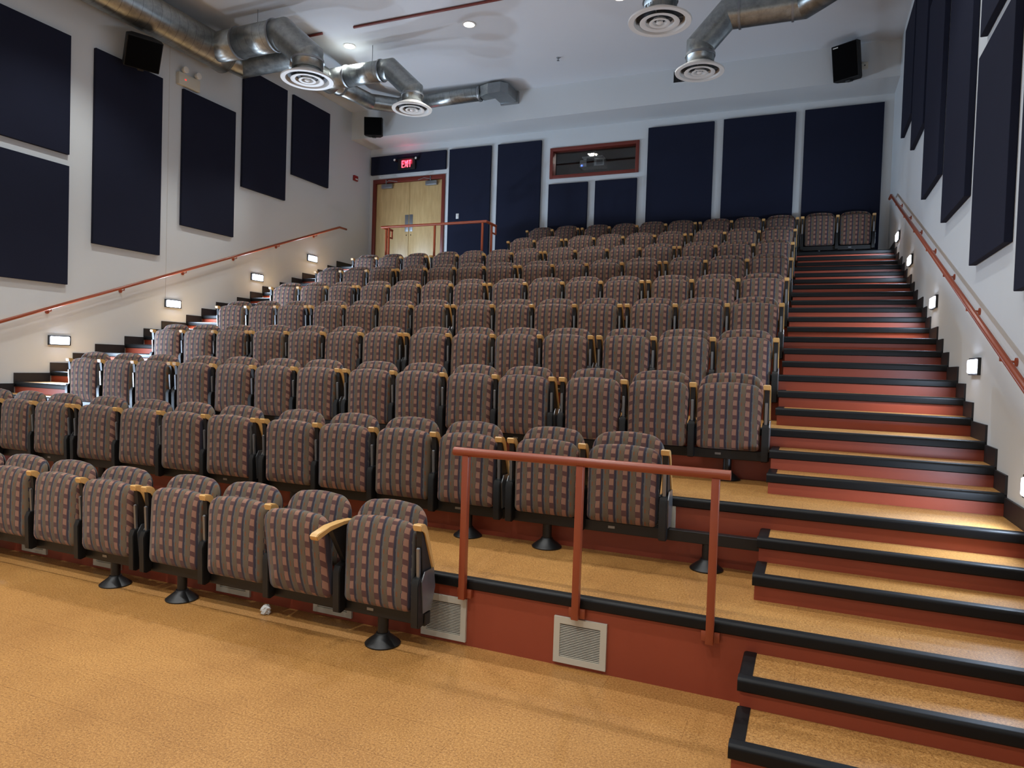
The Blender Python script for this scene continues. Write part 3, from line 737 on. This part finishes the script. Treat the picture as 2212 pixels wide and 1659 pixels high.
for r, groups in ARMS.items():
    z = TZ[min(r, 10)-1]; y = RY[r]; n = 0
    for gi, G in enumerate(groups):
        # beam with its pedestals
        x1, x0 = G[0]+.03, G[-1]-.03
        if r == 2 and gi == 0: x1 = XL+.012
        wh = {1: 'front'}.get(r, ordn[r-1] if r < 11 else '')
        if r == 11: lab = 'black steel beam under the two seats at the head of the right stairs'
        else: lab = 'black steel seat beam under the %s group from the right stairs, %s' % (ordn[gi], rown[r])
        bo = thing('seat_support_bar', lab, 'seat support bar', ((x0+x1)/2, y, z), 'black steel seat beams')
        cx = (x0+x1)/2
        link('beam', B(x0-cx, x1-cx,   .045, .105, .160, .231, bevel=.004), M['black'], bo)
        cs = [(G[i]+G[i+1])/2 for i in range(len(G)-1)]
        px = [cs[0], cs[-1]] if len(cs) > 1 else cs
        if r == 2 and gi == 0: px = [-.536, cs[-1]]
        for p in px:
            po = sharp(link('pedestal', lathe(bmesh.new(), [(.031, .05), (.031, .162), (0, .162)][::-1], (p-cx, .075, 0), 20), M['black'], bo))
            sharp(link('foot_cone', lathe(bmesh.new(), [(0, .0), (.101, .0), (.103, .008), (.096, .015), (.043, .056), (.038, .068), (.031, .068), (0, .068)], (p-cx, .075, 0), 32), M['black'], po), 40)
        for c in cs[:1]:
            lp = link('number_plate', B(c-.022-cx-.07, c+.022-cx-.07, .042, .0448, .19, .206), M['steel'], bo)
        for i, c in enumerate(cs):
            n += 1; tot = n
            if r == 11: lb = ('plaid folding seat at the head of the right stairs, nearest the right wall', 'plaid folding seat at the head of the right stairs, beside the last row')[i]
            elif r == 1 and gi == 0 and i == 0: lb = 'plaid folded theatre seat at the right end of the front row'
            elif r == 1 and gi == 0 and i == 1: lb = 'plaid seat not quite folded up, second from right in the front row'
            else: lb = 'plaid folded theatre seat, %s from the right in the %s' % (ordn[n-1], rown[r])
            s = thing('theatre_seat', lb, 'theatre seat', (c, y, z), 'plaid folding theatre seats')
            w = (G[i]-G[i+1])/.532
            loose = (r == 1 and gi == 0 and i == 1)
            cu = put(cush2 if loose else cush, s, 0)
            cu.scale.x = w
            if not loose: cu.rotation_euler.x = math.radians(rng.uniform(-1.2, 1.2)); 
            b = put(back, s, 0); b.scale.x = w; b.rotation_euler.x = math.radians(rng.uniform(-.8, .8))
            sh = put(shell, s, 0); sh.scale.x = w; sh.rotation_euler = b.rotation_euler
            armset(s, G[i]-c, end=1 if i == 0 else 0, down=loose)
            if i == len(cs)-1: armset(s, G[i+1]-c, end=-1)
# crumpled paper under the seats
bm = bmesh.new(); bmesh.ops.create_icosphere(bm, subdivisions=3, radius=.032)
rr = random.Random(5)
for v in bm.verts: v.co *= 1+rr.uniform(-.22, .18)
for v in bm.verts: v.co.z = max(v.co.z, -.024)
p = link('crumpled_paper', bm, M['paper']); p.location = (-3.10, 3.42, .024); tag(p, 'small crumpled white paper on the cork floor under the front row', 'paper')

# ------------------------------------------------------------------ lights
WARM = (.985, 1.0, .985)
for j, ly in enumerate(LY):
    for i, lx in enumerate(LX):
        if (i, j) == (3, 0): continue
        l = bpy.data.lights.new('downlight', 'SPOT'); l.energy = [200, 270, 265, 420][j]*(.7 if i == 3 else 1); l.color = WARM
        l.spot_size = math.radians(104); l.spot_blend = .45; l.shadow_soft_size = .07
        o = bpy.data.objects.new('downlight', l); COL.objects.link(o); o.location = (lx, ly, ZC-.03)
alight('booth_fill', (-4.36, YB+.95, 6.10), (0, 0, 0), .15, 14, (1, .97, .9))  # area light added to brighten the projector, just under the glowing disc
alight('exit_glow', (-8.27, YB-.13, 6.0), (math.radians(100), 0, 0), .25, 1.6, (1, .05, .1), size_y=.1)
wd = bpy.data.worlds.new('world'); bpy.context.scene.world = wd; wd.use_nodes = True
wd.node_tree.nodes['Background'].inputs[0].default_value = (.05, .055, .06, 1)
sc = bpy.context.scene
sc.cycles.max_bounces = 7; sc.cycles.diffuse_bounces = 4; sc.cycles.glossy_bounces = 3; sc.cycles.transmission_bounces = 6
sc.view_settings.view_transform = 'Standard'; sc.view_settings.look = 'None'; sc.view_settings.gamma = 1
sc.view_settings.use_curve_mapping = False; sc.view_settings.exposure = 0
